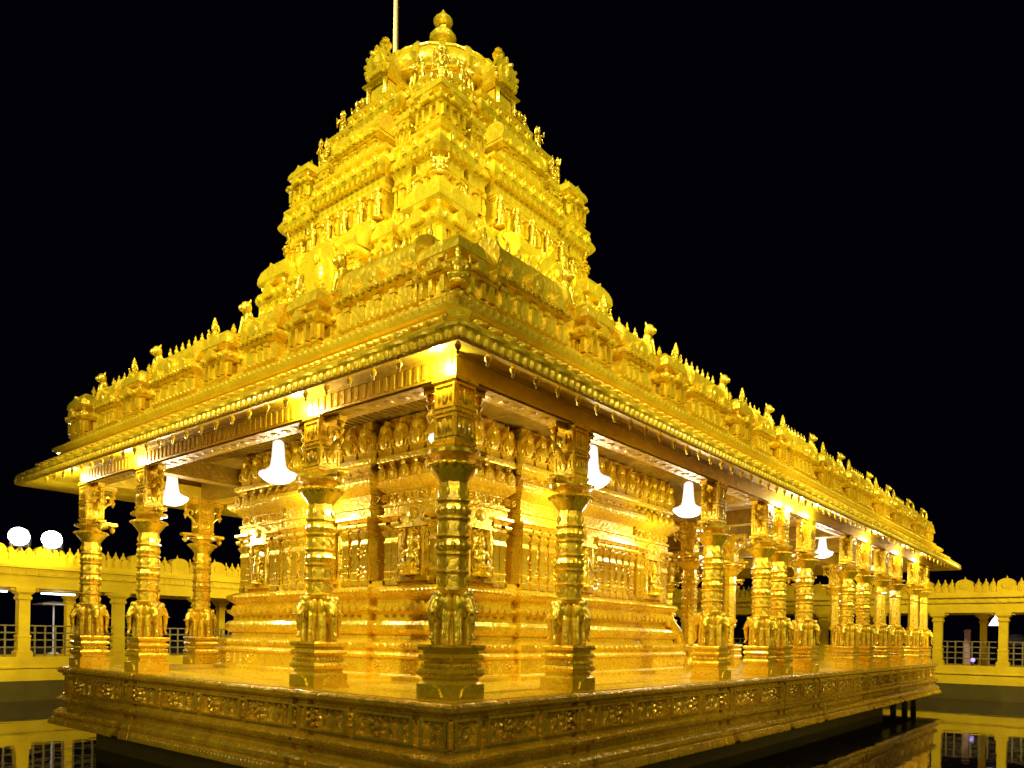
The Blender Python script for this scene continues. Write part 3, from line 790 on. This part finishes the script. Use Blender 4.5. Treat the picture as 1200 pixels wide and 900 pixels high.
# tower -----------------------------------------------------------------
CX, CY = 5.35, 5.72
tower = empty('tower', (0, 0, 0), 0, temple)
def tier(name, a, ck, mk, gap, e2, d, prof):
    b = MB()
    z0, z1 = prof[0][1], prof[-1][1]
    b.sweep(sq(a - d, CX, CY), [(0, z0), (0, z1 - .02)])
    m2 = a - ck - mk - 2 * gap
    def block(P, dz, sc_):
        b.sweep(P, [(o * sc_, z + dz) for o, z in prof])
    for sx in (-1, 1):
        for sy in (-1, 1):
            c0 = (CX + sx * (a - ck / 2), CY + sy * (a - ck / 2))
            block(sq(ck / 2, *c0), 0, 1)
    for q in range(4):
        def rr_(u0, u1, o0, o1):
            pts = [(u0, -o1), (u1, -o1), (u1, -o0), (u0, -o0)]
            c_, s_ = (1, 0, -1, 0)[q], (0, 1, 0, -1)[q]
            return [(CX + x * c_ - y * s_, CY + x * s_ + y * c_) for x, y in pts]
        k = .006 * q
        block(rr_(-m2, m2, a - d - .3, a + e2), .016 + k * .3, 1)
        for sg in (-1, 1):
            u = sg * (m2 + gap + mk / 2)
            block(rr_(u - mk / 2, u + mk / 2, a - d - .3, a + .02), -.03 - k * .4 - (.003 if sg > 0 else 0), .75)
        # dentil rows under the cornice of the two faces
        M = Matrix.Translation((CX, CY, 0)) @ rot((0, math.pi / 2, math.pi, -math.pi / 2)[q])
        zc = max(prof, key=lambda t_: t_[0])
        n_ = int(2 * a / .115)
        for i in range(n_):
            u = -a + (i + .5) * 2 * a / n_
            o_ = (a + e2) if abs(u) < m2 else (a + .02 if abs(u) < m2 + 2 * gap + mk else a)
            if m2 < abs(u) < m2 + gap or m2 + gap + mk < abs(u) < m2 + 2 * gap + mk: continue
            for (zz, oo) in ((prof[-6][1] - .005, .035), (z0 + .45 * (z1 - z0) + .02, .02)):
                b.ball((u, -o_ - oo, zz), (.035, .04, .045), 6, 4, M)
        # close-set pilasters on the walls
        for k in range(len(prof) - 1):
            (o0, za), (o1, zb_) = prof[k], prof[k + 1]
            if abs(o0) > .03 or abs(o1) > .03 or zb_ - za < .2 or za < 7: continue
            n_ = int(2 * a / .19)
            for i in range(n_):
                u = -a + (i + .5) * 2 * a / n_
                if m2 < abs(u) < m2 + gap or m2 + gap + mk < abs(u) < m2 + 2 * gap + mk: continue
                o_ = (a + e2) if abs(u) < m2 else (a + .02 if abs(u) < m2 + 2 * gap + mk else a)
                b.box(u - .035, u + .035, -o_ - .07, -o_ + .02, za + .002, zb_ - .002, M)
                b.box(u - .06, u + .06, -o_ - .10, -o_ + .02, zb_ - .09, zb_ - .04, M)
                b.ball((u + .095, -o_ - .02, za + (zb_ - za) * .4), (.035, .03, (zb_ - za) * .3), 6, 4, M)
        # rows of kudu arches on the cornices
        rows = [(prof[k][0], prof[k][1]) for k in range(1, len(prof) - 1) if prof[k][0] > .11 and prof[k][0] >= prof[k - 1][0] and prof[k][0] > prof[k + 1][0]]
        for (oz, zz) in rows:
            nb = int(2 * a / .15)
            for i in range(nb):
                u = -a + (i + .5) * 2 * a / nb
                if m2 < abs(u) < m2 + gap or m2 + gap + mk < abs(u) < m2 + 2 * gap + mk: continue
                o_ = (a + e2) if abs(u) < m2 else (a + .02 if abs(u) < m2 + 2 * gap + mk else a)
                b.box(u - .04, u + .04, -o_ - oz * .8, -o_ + .02, zz - .17, zz - .07, M)
            n_ = int(2 * a / .30)
            for i in range(n_):
                u = -a + (i + .5) * 2 * a / n_
                in_gap = m2 < abs(u) < m2 + gap or m2 + gap + mk < abs(u) < m2 + 2 * gap + mk
                if in_gap: continue
                o_ = (a + e2) if abs(u) < m2 else a
                b.prism(arch(.085, .19), -o_ - oz - .02, -o_ + .03, M @ rot(0, (u, 0, zz - .02)))
                b.ball((u, -o_ - oz - .02, zz + .06), (.035, .022, .04), 6, 4, M)
    return b.build(name, 'gold_tower', tower)
tier('lower_tier', 3.0, .80, .55, .14, .16, .22, [(.1, 4.8), (.1, 5.0), (.04, 5.05), (.12, 5.15), (.12, 5.25), (.0, 5.3), (0, 6.35), (.04, 6.4), (.04, 6.5), (.0, 6.52), (.05, 6.58), (.16, 6.64), (.22, 6.72), (.22, 6.79), (.15, 6.9), (.02, 7.0), (.02, 7.08), (.08, 7.1), (.08, 7.16), (-.02, 7.18)])
tier('middle_tier', 2.32, .62, .46, .10, .16, .2, [(.16, 7.15), (.16, 7.3), (.1, 7.34), (.1, 7.5), (.16, 7.56), (.16, 7.64), (.04, 7.7), (.0, 7.75), (0, 8.15), (.05, 8.2), (.16, 8.26), (.19, 8.34), (.17, 8.40), (.06, 8.48), (.02, 8.50), (.02, 8.56), (.06, 8.58), (.06, 8.66), (.0, 8.7), (0, 9.12), (.03, 9.16), (.03, 9.22), (.0, 9.25), (.0, 9.36),
     (.04, 9.42), (.10, 9.47), (.15, 9.54), (.16, 9.60), (.13, 9.66), (.07, 9.76), (.02, 9.8), (.02, 9.86), (.07, 9.88), (.07, 9.94), (-.02, 9.96)])
tier('upper_tier', 1.72, .48, .32, .08, .14, .15, [(.12, 9.94), (.12, 10.1), (.06, 10.14), (.12, 10.22), (.02, 10.28), (0, 10.3), (0, 10.55), (.05, 10.6), (.10, 10.66), (.10, 10.72), (.02, 10.76), (0, 10.78), (0, 10.98), (.04, 11.0), (.04, 11.04), (.0, 11.06), (.04, 11.1), (.09, 11.15), (.13, 11.22), (.13, 11.28), (.09, 11.36), (.02, 11.42), (.02, 11.46), (.07, 11.48), (.07, 11.54), (-.02, 11.56)])

# small pilasters and figures of the tower walls
tp = MB()
tp.sweep(sq(.055), [(.02, 0), (.02, .08), (0, .1), (0, .62), (.03, .66), (0, .7), (.05, .74), (.05, .78), (.02, .8)])
TP = tp.mesh('pilaster', 'gold_tower')
def around(a, e):
    for q in range(4):
        if q in (0, 3): yield q
def face_pt(q, t_, o):
    # q 0: -Y face, q 3: -X face
    return (CX + t_, CY - o) if q == 0 else (CX - o, CY + t_)
QR = {0: 0, 3: -math.pi / 2}
for (a, ck, mk, gap, e, z, hgt) in ((2.32, .62, .46, .10, .16, 8.69, .45), (1.72, .48, .32, .08, .14, 10.78, .25), (2.32, .62, .46, .10, .16, 7.74, .45), (1.72, .48, .32, .08, .14, 10.3, .28)):
    m_ = a - ck - mk - 2 * gap
    for q in (0, 3):
        for (t_, o) in ((-a + .07, a), (-a + ck - .07, a), (a - ck + .07, a), (a - .07, a), (-m_ - gap - mk / 2, a + .02), (m_ + gap + mk / 2, a + .02), (-m_ + .07, a + e), (-m_ * .45, a + e), (m_ * .45, a + e), (m_ - .07, a + e)):
            x, y = face_pt(q, t_, o + .01); inst('pilaster', TP, tower, (x, y, z), QR[q], (1, 1, hgt / .8))
# haras: shrines over each cornice
K1 = corner_shrine(.46, 'gold_tower', zs=1.62)
T1L = long_shrine(.95, 'gold_tower', fins=6, dp=.32)
K2 = corner_shrine(.33, 'gold_tower', zs=.98)
T2L = long_shrine(.72, 'gold_tower', fins=5, dp=.26)
bn = MB()           # big horseshoe arch with a figure inside
bn.prism(arch(.62, 1.15), -.1, .12); bn.prism(arch(.47, .88), -.14, -.09); bn.ball((0, -.14, .45), (.17, .09, .26), 8, 6); bn.ball((0, -.2, .74), (.09, .07, .1), 8, 5)
for i in range(11):
    a_ = -.2 * math.pi + 1.4 * math.pi * i / 10
    bn.ball((.66 * math.cos(a_), -.02, .54 + .58 * math.sin(a_)), (.07, .07, .08), 6, 4)
finial(bn, (0, 0, 1.2), .22, .06)
BN = bn.mesh('arch_panel', 'gold_tower')
for sx in (-1, 1):
    for sy in (-1, 1):
        inst('corner_shrine', K1, tower, (CX + sx * 2.28, CY + sy * 2.28, 7.16))
        inst('corner_shrine', K2, tower, (CX + sx * 1.98, CY + sy * 1.98, 9.93))
        az = math.atan2(sx, -sy)
        inst('attendant', GUARD, tower, (CX + sx * 1.84, CY + sy * 1.84, 10.78), az, (.75, .75, .8))
        inst('statue', FIGURE, tower, (CX + sx * 2.28, CY + sy * 2.28, 9.0), az, (.6, .6, .6))
for q in range(4):
    rz = (0, math.pi / 2, math.pi, -math.pi / 2)[q]
    M = rot(rz)
    def at(t_, o, z):
        v = M @ Vector((t_, -o, 0)); return (CX + v.x, CY + v.y, z)
    inst('long_shrine', T1L, tower, at(0, 2.72, 7.16), rz, (1, 1, 1.25))
    inst('arch_panel', BN, tower, at(0, 3.08, 7.14), rz, (.8, .8, .95))
    inst('long_shrine', T2L, tower, at(0, 2.14, 9.93), rz, (1, 1, .92))
    for t_ in (-1.32, 1.32):
        inst('corner_shrine', K2, tower, at(t_, 2.5, 7.16), rz, (.8, .8, 1.25)); inst('corner_shrine', K2, tower, at(t_ * .93, 2.06, 9.9), rz, (.55, .55, .8))
    for t_ in (-1.72, 1.72):
        inst('statue', FIGURE, tower, at(t_, 2.62, 7.16), rz, (.72, .72, .72)); 
        inst('attendant', GUARD, tower, at(t_, 2.38, 8.5), rz, (.6, .6, .6))
    for t_ in (-1.12, 1.12):
        inst('attendant', GUARD, tower, at(t_, 1.98, 9.93), rz, (.8, .8, .8))
    for t_ in (-2.0, -1.0, -.5, 0, .5, 1.0, 2.0):
        inst('attendant', GUARD, tower, at(t_, 2.62 if abs(t_) < 1.1 else 2.5, 8.52), rz, (.62, .62, .62)) if abs(t_) < 1.1 else None
    for t_ in (-1.62, -.92, .92, 1.62):
        inst('statue', FIGURE, tower, at(t_, 1.86, 10.9), rz, (.55, .55, .62)) if abs(t_) > 1.5 else inst('attendant', GUARD, tower, at(t_, 1.80, 10.3), rz, (.6, .6, .6))
    for t_ in (-1.5, -1.0, 1.0, 1.5):
        inst('attendant', GUARD, tower, at(t_, 1.55, 11.54), rz, (.62, .62, .66))
# neck, face turrets, dome, kalasha
b = MB()
b.lathe([(1.32, 11.5), (1.32, 11.6), (1.18, 11.66), (1.12, 11.75), (1.12, 12.0), (1.2, 12.06), (1.2, 12.14), (1.30, 12.2)], 16, (CX, CY, 0), math.pi / 16)
b.build('neck', 'gold_tower', tower)
b = MB()
dome = [(1.2, 12.2), (1.32, 12.22), (1.40, 12.26), (1.38, 12.32), (1.32, 12.34), (1.36, 12.42), (1.38, 12.52), (1.34, 12.66), (1.26, 12.78), (1.28, 12.80), (1.28, 12.84), (1.18, 12.90), (.98, 13.02), (.74, 13.12), (.50, 13.18), (.34, 13.2), (.3, 13.2)]
dome = [(r_ * 1.08, z_ + .03) for r_, z_ in dome]
b.lathe(dome, 16, (CX, CY, 0), math.pi / 16)
for i in range(16):
    a_ = i * math.pi / 8
    ca, sa = math.cos(a_), math.sin(a_)
    b.tube([(CX + 1.08 * r_ * ca, CY + 1.08 * r_ * sa, z_ + .03) for r_, z_ in ((1.36, 12.38), (1.40, 12.52), (1.34, 12.68), (1.22, 12.84), (1.0, 12.98), (.76, 13.1))], [.06, .09, .08, .075, .06, .05], 6)
    b.ball((CX + .66 * ca, CY + .66 * sa, 13.15), (.15, .15, .08), 8, 5)
    b.ball((CX + 1.40 * math.cos(a_ + .196), CY + 1.40 * math.sin(a_ + .196), 12.28), (.08, .08, .05), 6, 4)
    b.ball((CX + .38 * ca, CY + .38 * sa, 13.22), (.11, .11, .07), 6, 4)
b.build('dome', 'gold_tower', tower)
b = MB()
b.lathe([(r_ * .88, z_) for r_, z_ in [(.28, 13.16), (.33, 13.26), (.26, 13.34), (.15, 13.40), (.13, 13.52), (.19, 13.58), (.2, 13.64), (.13, 13.70), (.12, 13.78), (.22, 13.84), (.32, 13.93), (.34, 14.02), (.27, 14.10), (.15, 14.15), (.11, 14.22), (.12, 14.28), (.22, 14.32), (.25, 14.38), (.22, 14.43), (.13, 14.50), (.06, 14.58), (.01, 14.66)]], 16, (CX, CY, 0))
b.build('kalasha', 'gold_tower', tower)
tn = MB()           # turret on each face of the neck, local: outwards is -y
tn.box(-.5, .5, -.3, .5, 0, .12); tn.box(-.44, .44, -.24, .5, .12, .62)
tn.sweep(rect(-.44, .44, -.24, .5), [(.02, .6), (.1, .66), (.13, .72), (.06, .78), (-.04, .8), (-.04, .9)])
hs = arch(.46, .86)
tn.prism(hs, -.32, .4, rot(0, (0, 0, .84))); tn.prism([(x * .72, z * .8) for x, z in hs], -.37, -.3, rot(0, (0, 0, .86)))
tn.ball((0, -.36, 1.2), (.14, .08, .2), 8, 6); tn.ball((0, -.42, 1.42), (.07, .06, .08), 8, 5)
for sx in (-1, 1):
    tn.lathe([(.07, .12), (.05, .2), (.05, .5), (.09, .58)], 8, (sx * .36, -.3, 0)); tn.ball((sx * .42, -.28, .98), (.09, .07, .1), 6, 4)
for i in range(9):
    a_ = -.1 * math.pi + 1.2 * math.pi * i / 8
    tn.ball((.5 * math.cos(a_), -.3, 1.26 + .44 * math.sin(a_)), (.06, .06, .07), 6, 4)
TN = tn.mesh('turret', 'gold_tower')
tf = MB(); finial(tf, (0, -.02, 1.72), .55, .16, 10); TF = tf.mesh('finial', 'gold_tower')
for q in range(4):
    rz = (0, math.pi / 2, math.pi, -math.pi / 2)[q]; M = rot(rz)
    v = M @ Vector((0, -1.62, 0)); loc = (CX + v.x, CY + v.y, 11.54)
    inst('turret', TN, tower, loc, rz, (.70, .80, .66)); inst('finial', TF, tower, loc, rz, (.85, .85, .66))
    for t_ in (-.78, .78):
        v = M @ Vector((t_, -1.5, 0)); inst('lion_statue', LION, tower, (CX + v.x, CY + v.y, 11.54), rz, (.5, .5, .72))
for sx in (-1, 1):
    for sy in (-1, 1):
        inst('attendant', GUARD, tower, (CX + sx * 1.5, CY + sy * 1.5, 11.54), math.atan2(sx, -sy), (.7, .7, .7))

# pole behind the tower
fp = empty('flagpole', (7.38, 9.6, 4.8)); tag(fp, 'thin gold flagpole rising behind the temple tower', 'flagpole')
b = MB(); b.lathe([(.085, .3), (.08, 8), (.07, 15.5)], 10); b.build('pole', 'pole_paint', fp)
b = MB(); b.sweep(sq(.25), [(0, 0), (0, .2), (-.1, .3), (-.16, .4)]); b.build('base', 'gold_plate', fp)

# ------------------------------------------------------------------ hanging lamps
lg = MB()
lg.lathe([(.02, 0), (.12, .015), (.22, .05), (.31, .12), (.345, .17), (.335, .20), (.24, .235), (.16, .29), (.135, .36), (.12, .48), (.11, .62), (.10, .76), (.06, .80)], 28)
LAMPG = lg.mesh('lamp_shade', 'lamp_glass', 60)
lr_ = MB(); lr_.lathe([(.018, .79), (.018, .94), (.08, .95), (.08, 1.0)], 8)
LAMPR = lr_.mesh('rod', 'gold_plate')
def lamp(x, y, label, z=3.54, watts=92):
    o = empty('hanging_lamp', (x, y, z)); tag(o, label, 'lamp', 'white bell lamps hanging from the gallery ceiling')
    inst('lamp_shade', LAMPG, o, (0, 0, -.0)); inst('rod', LAMPR, o)
    light('POINT', (x, y, z - .5), watts, WHITE, .16)
    return o
lamp(1.5, 5.93, 'white bell lamp beside the second column of the left gallery, its long neck showing')
lamp(1.5, 9.95, 'white bell lamp at the far end of the left gallery, before the pale beams')
lamp(1.6, 1.62, 'white bell lamp hidden behind the corner column where both galleries meet')
lamp(5.18, 1.5, 'white bell lamp half hidden by the column next right of the corner column')
lamp(9.1, 1.5, 'large white bell lamp in the wide bay at the end of the sanctum wall')
lamp(14.2, 1.7, 'added white bell lamp among the columns of the hall, in its first bays')  # lamp added to light the hall's first bays
lamp(19.0, 1.6, 'white bell lamp dish under the right eave, between columns of the far hall')
lamp(24.6, 1.7, 'added white bell lamp near the far right end of the hall')  # no lamp known at this end, added to keep the hall lit
lamp(5.4, 10.0, 'added white bell lamp in the gallery behind the sanctum')  # unseen lamp, added to light the rear gallery
lamp(13.0, 5.9, 'added white bell lamp in the middle of the hall by the sanctum steps')  # added to brighten the hall near the steps
lamp(19.6, 5.9, 'added white bell lamp in the middle aisle of the hall')  # unseen lamp put in to light the middle aisle
lamp(25.0, 6.0, 'added white bell lamp at the far end of the middle aisle')  # lamp put in to light the aisle's far end
# hidden spots that graze the beam over each column
for y in COLY:
    light('POINT', (.12, y + (.0 if y < 1 else .16), 4.14), 42.0, WHITE, .03)
for x in (11.5, 12.2, 13.45, 19.1, 23.35, 26.35):
    light('POINT', (x, .12, 4.02), 38.0, WHITE, .03)

# ------------------------------------------------------------------ colonnades round the tank
def colonnade(L, pil0, step, label, rear, name='colonnade'):
    """built along local +x from 0 to L, front face at local y=0, tank on the -y side"""
    o = empty(name); tag(o, label, 'colonnade', 'stone colonnades round the tank')
    b = MB()
    b.box(0, L, 0, 3.4, -1.06, -.55); b.box(0, L, -.04, 3.4, -.55, -.19); b.box(0, L, -.08, .2, -.6, -.54)
    b.build('base_wall', 'gold_stone', o)
    p = MB()
    p.sweep(sq(.2), [(.06, -.19), (.06, .0), (.0, .04), (0, .5), (.02, .52), (.02, .58), (-.02, .6), (-.02, 1.85), (.03, 1.9), (.03, 1.98), (0, 2.0), (0, 2.05), (.1, 2.15), (.12, 2.3)])
    p.box(-.45, .45, -.16, .16, 2.2, 2.3)
    PM = p.mesh('pillar', 'gold_stone')
    xs = []; x = pil0
    while x < L: xs.append(x); x += step
    for x in xs:
        inst('pillar', PM, o, (x, .28, 0)); inst('pillar', PM, o, (x + rear, 2.9, 0), 0, (.8, .8, 1))
    b = MB()
    b.box(0, L, .0, 3.3, 2.30, 2.75); b.box(0, L, -.12, 3.3, 2.75, 3.0); b.box(0, L, -.3, 3.3, 3.0, 3.12); b.box(0, L, -.05, 3.3, 3.12, 3.25)
    b.build('entablature', 'gold_stone', o)
    b = MB()
    b.box(0, L, .12, .5, 3.25, 3.55)
    x = .3; i = 0
    while x < L - 1.2:
        if i % 4 == 0:
            b.box(x, x + .72, .06, .6, 3.25, 3.66)
            out = [(x + .36 + .36 * math.cos(a_), 3.66 + .22 * math.sin(a_)) for a_ in [math.pi * k / 8 for k in range(9)]]
            b.prism(out, .08, .58); b.lathe([(.03, 0), (.05, .05), (.015, .1), (.005, .16)], 6, (x + .36, .33, 3.87))
            b.prism(arch(.17, .3), .02, .07, rot(0, (x + .36, 0, 3.42))); x += .80
        else:
            b.box(x, x + .22, .08, .55, 3.25, 3.62); b.box(x + .06, x + .16, .05, .081, 3.3, 3.55)
            b.lathe([(.11, 0), (.125, .05), (.08, .12), (.03, .18), (.04, .21), (.005, .3)], 8, (x + .11, .32, 3.62)); x += .29
        i += 1
    x = .2
    while x < L - .3:
        b.box(x, x + .16, -.16, -.119, 2.79, 2.95); x += .42
    b.build('parapet', 'gold_stone', o)
    r_ = MB()
    for x0, x1 in zip(xs[:-1], xs[1:]):
        for z in (.15, .42, .68, .94):
            r_.box(x0 + .2, x1 - .2, .26, .31, z - .025, z + .025)
        k = x0 + .4
        while k < x1 - .25:
            r_.box(k - .03, k + .03, .265, .305, -.19, .965); k += .34
    r_.build('railing', 'gold_railing', o)
    return o
cl = colonnade(49, .0, 3.33, 'yellow stone colonnade across the pool at left, two floodlights on its roof', 2.5)
cl.location = (3.34 - 3.33 * 5, 24.5, 0)
# local x=0 is world x=-13.31, pillars every 3.33 m
cr = colonnade(50, .0, 2.66, 'yellow stone colonnade closing the pool at right behind the temple end', 1.55)
cr.location = (34.6, .96 + 2.66 * 8, 0); cr.rotation_euler = (0, 0, -math.pi / 2)

# floodlights on the left colonnade
def flood(x, label):
    x += .15; o = empty('floodlight', (x, 24.55, 3.62)); tag(o, label, 'floodlight', 'floodlights on the colonnade roof')
    b = MB(); b.box(-.03, .03, -.03, .03, 0, .3); b.box(-.34, -.30, -.04, .04, .15, .55); b.box(.30, .34, -.04, .04, .15, .55); b.box(-.34, .34, -.04, .04, .15, .19); b.build('bracket', 'dark_metal', o)
    b = MB(); b.sweep(rect(-.27, .27, -.25, .25), [(-.06, -.14), (0, -.02), (0, .1), (.02, .1), (.02, .12)], top=False, bottom=True)
    h = b.build('housing', 'dark_metal', o, (0, 0, .5)); h.rotation_euler = (R(100), 0, R(-28))
    b = MB(); b.lathe([(.33, .0), (.34, .03), (.29, .12), (.17, .19), (.05, .22)], 24, sx=1, sy=.95)  # lens oversized, the lamp's glare is put into its shape
    l_ = b.build('lens', 'flood_lens', o, (0, 0, .5)); l_.rotation_euler = (R(100), 0, R(-28)); l_.location = (-.06, -.11, .5)
    light('POINT', (x - .1, 23.9, 3.75), 40, (1, .92, .7), .15)
    light('SPOT', (x - .2, 24.0, 4.1), 500, (1, .95, .8), .2, (0, 10, 1.0), 120, .6)
    return o
flood(2.99, 'lit floodlight on the left colonnade roof, nearer the picture edge')
flood(4.05, 'lit floodlight on the left colonnade roof, next to the first gallery column')

# tube lights and things standing behind the railings
def tube_light(x, y, rz, label):
    o = empty('tube_light', (x, y, 2.2), rz); tag(o, label, 'tube light', 'tube lights under the colonnade roof')
    b = MB(); b.box(-.62, .62, -.05, .05, .03, .09); b.build('housing', 'white_paint', o)
    b = MB(); b.tube([(-.6, 0, 0), (.6, 0, 0)], .03, 8); b.build('tube', 'tube_light', o)
    light('POINT', (x, y + .1, 2.0), 12, (.92, .95, 1.0), .1)
tube_light(2.6, 26.0, 0, 'white tube light under the left colonnade roof, left of the front pillar')
tube_light(5.0, 26.2, 0, 'white tube light under the left colonnade roof, right of the front pillar')
def parasol(x, y, z, label):
    o = empty('flat_parasol', (x, y, z)); tag(o, label, 'parasol')
    b = MB(); b.lathe([(.22, 0), (.22, .06), (.04, .1)], 12); b.build('base', 'white_paint', o)
    b = MB(); b.tube([(0, 0, .05), (0, 0, 2.12)], .035, 8); b.build('pole', 'white_paint', o)
    b = MB(); b.sweep(sq(.58), [(0, 2.02), (.02, 2.06), (-.2, 2.12), (-.55, 2.18)], bottom=True); b.build('canopy', 'white_paint', o)
parasol(5.47, 28.0, -.2, 'white square parasol on a thin pole behind the left railing')
o = empty('hanging_lamp', (35.9, -1.27, 1.72)); tag(o, 'white cone lamp hanging in the right colonnade beside a front pillar', 'lamp')
b = MB(); b.lathe([(.30, 0), (.27, .06), (.15, .3), (.06, .42), (.04, .5)], 16); b.build('lamp_shade', 'dim_white_lamp', o)
b = MB(); b.tube([(0, 0, .48), (0, 0, .58)], .03, 8); b.build('rod', 'white_paint', o)
o = empty('dome_tent', (44.0, -1.35, -.2)); tag(o, 'white domed canopy standing beyond the right colonnade railing', 'canopy')
b = MB(); b.lathe([(.85, 1.0), (.84, 1.15), (.72, 1.4), (.45, 1.58), (.05, 1.66)], 18); b.build('canopy', 'white_paint', o)
pm = MB().box(-.03, .03, -.03, .03, 0, 1.02).mesh('post', 'white_paint')
for a_ in range(4): inst('post', pm, o, (.72 * math.cos(a_ * 1.57 + .78), .72 * math.sin(a_ * 1.57 + .78), 0))
o = MB().sweep(sq(.13), [(.03, 0), (.03, .15), (0, .2), (0, 1.6), (.02, 1.63), (.02, 1.7), (-.06, 1.76)]).build('bollard', 'pink_stone', None, (37.6, 0.11, -.19))
tag(o, 'pinkish square stone post behind the right colonnade railing', 'post')
o = empty('globe_light', (34.72, -.52, -.185)); tag(o, 'small violet globe light on the base wall behind the railing', 'globe light')
b = MB(); b.ball((0, 0, .26), .10, 16, 10); b.build('globe', 'violet_lamp', o)
b = MB(); b.lathe([(.07, 0), (.07, .1), (.04, .16)], 10); b.build('base', 'dark_metal', o)

# ------------------------------------------------------------------ water, tank and ground
b = MB(); b.box(-60, 34.55, -60, 24.45, -1.95, -1.78)
b.build('water', 'water'); tag(bpy.data.objects['water'], kind='structure')
b = MB()
b.box(-60, 34.9, 24.52, 24.9, -3, -1.06); b.box(34.62, 35.0, -60, 24.5, -3, -1.06)
b.box(-60, 34.9, 24.46, 24.53, -1.95, -1.6); b.box(34.56, 34.63, -60, 24.45, -1.95, -1.6)
tag(b.build('tank_wall', 'dark_stone'), kind='structure')
b = MB(); b.box(-700, 700, 24.9, 700, -1.2, -.2); b.box(35.0, 700, -700, 24.9, -1.2, -.2); b.box(-700, 35.0, -700, -60, -1.2, -.2); b.box(-700, -60, -60, 24.9, -1.2, -.2)
tag(b.build('ground', 'ground_stone'), kind='structure')
b = MB(); b.box(-60, 35, -60, 24.6, -3.2, -3.0); tag(b.build('tank_floor', 'dark_stone'), kind='structure')
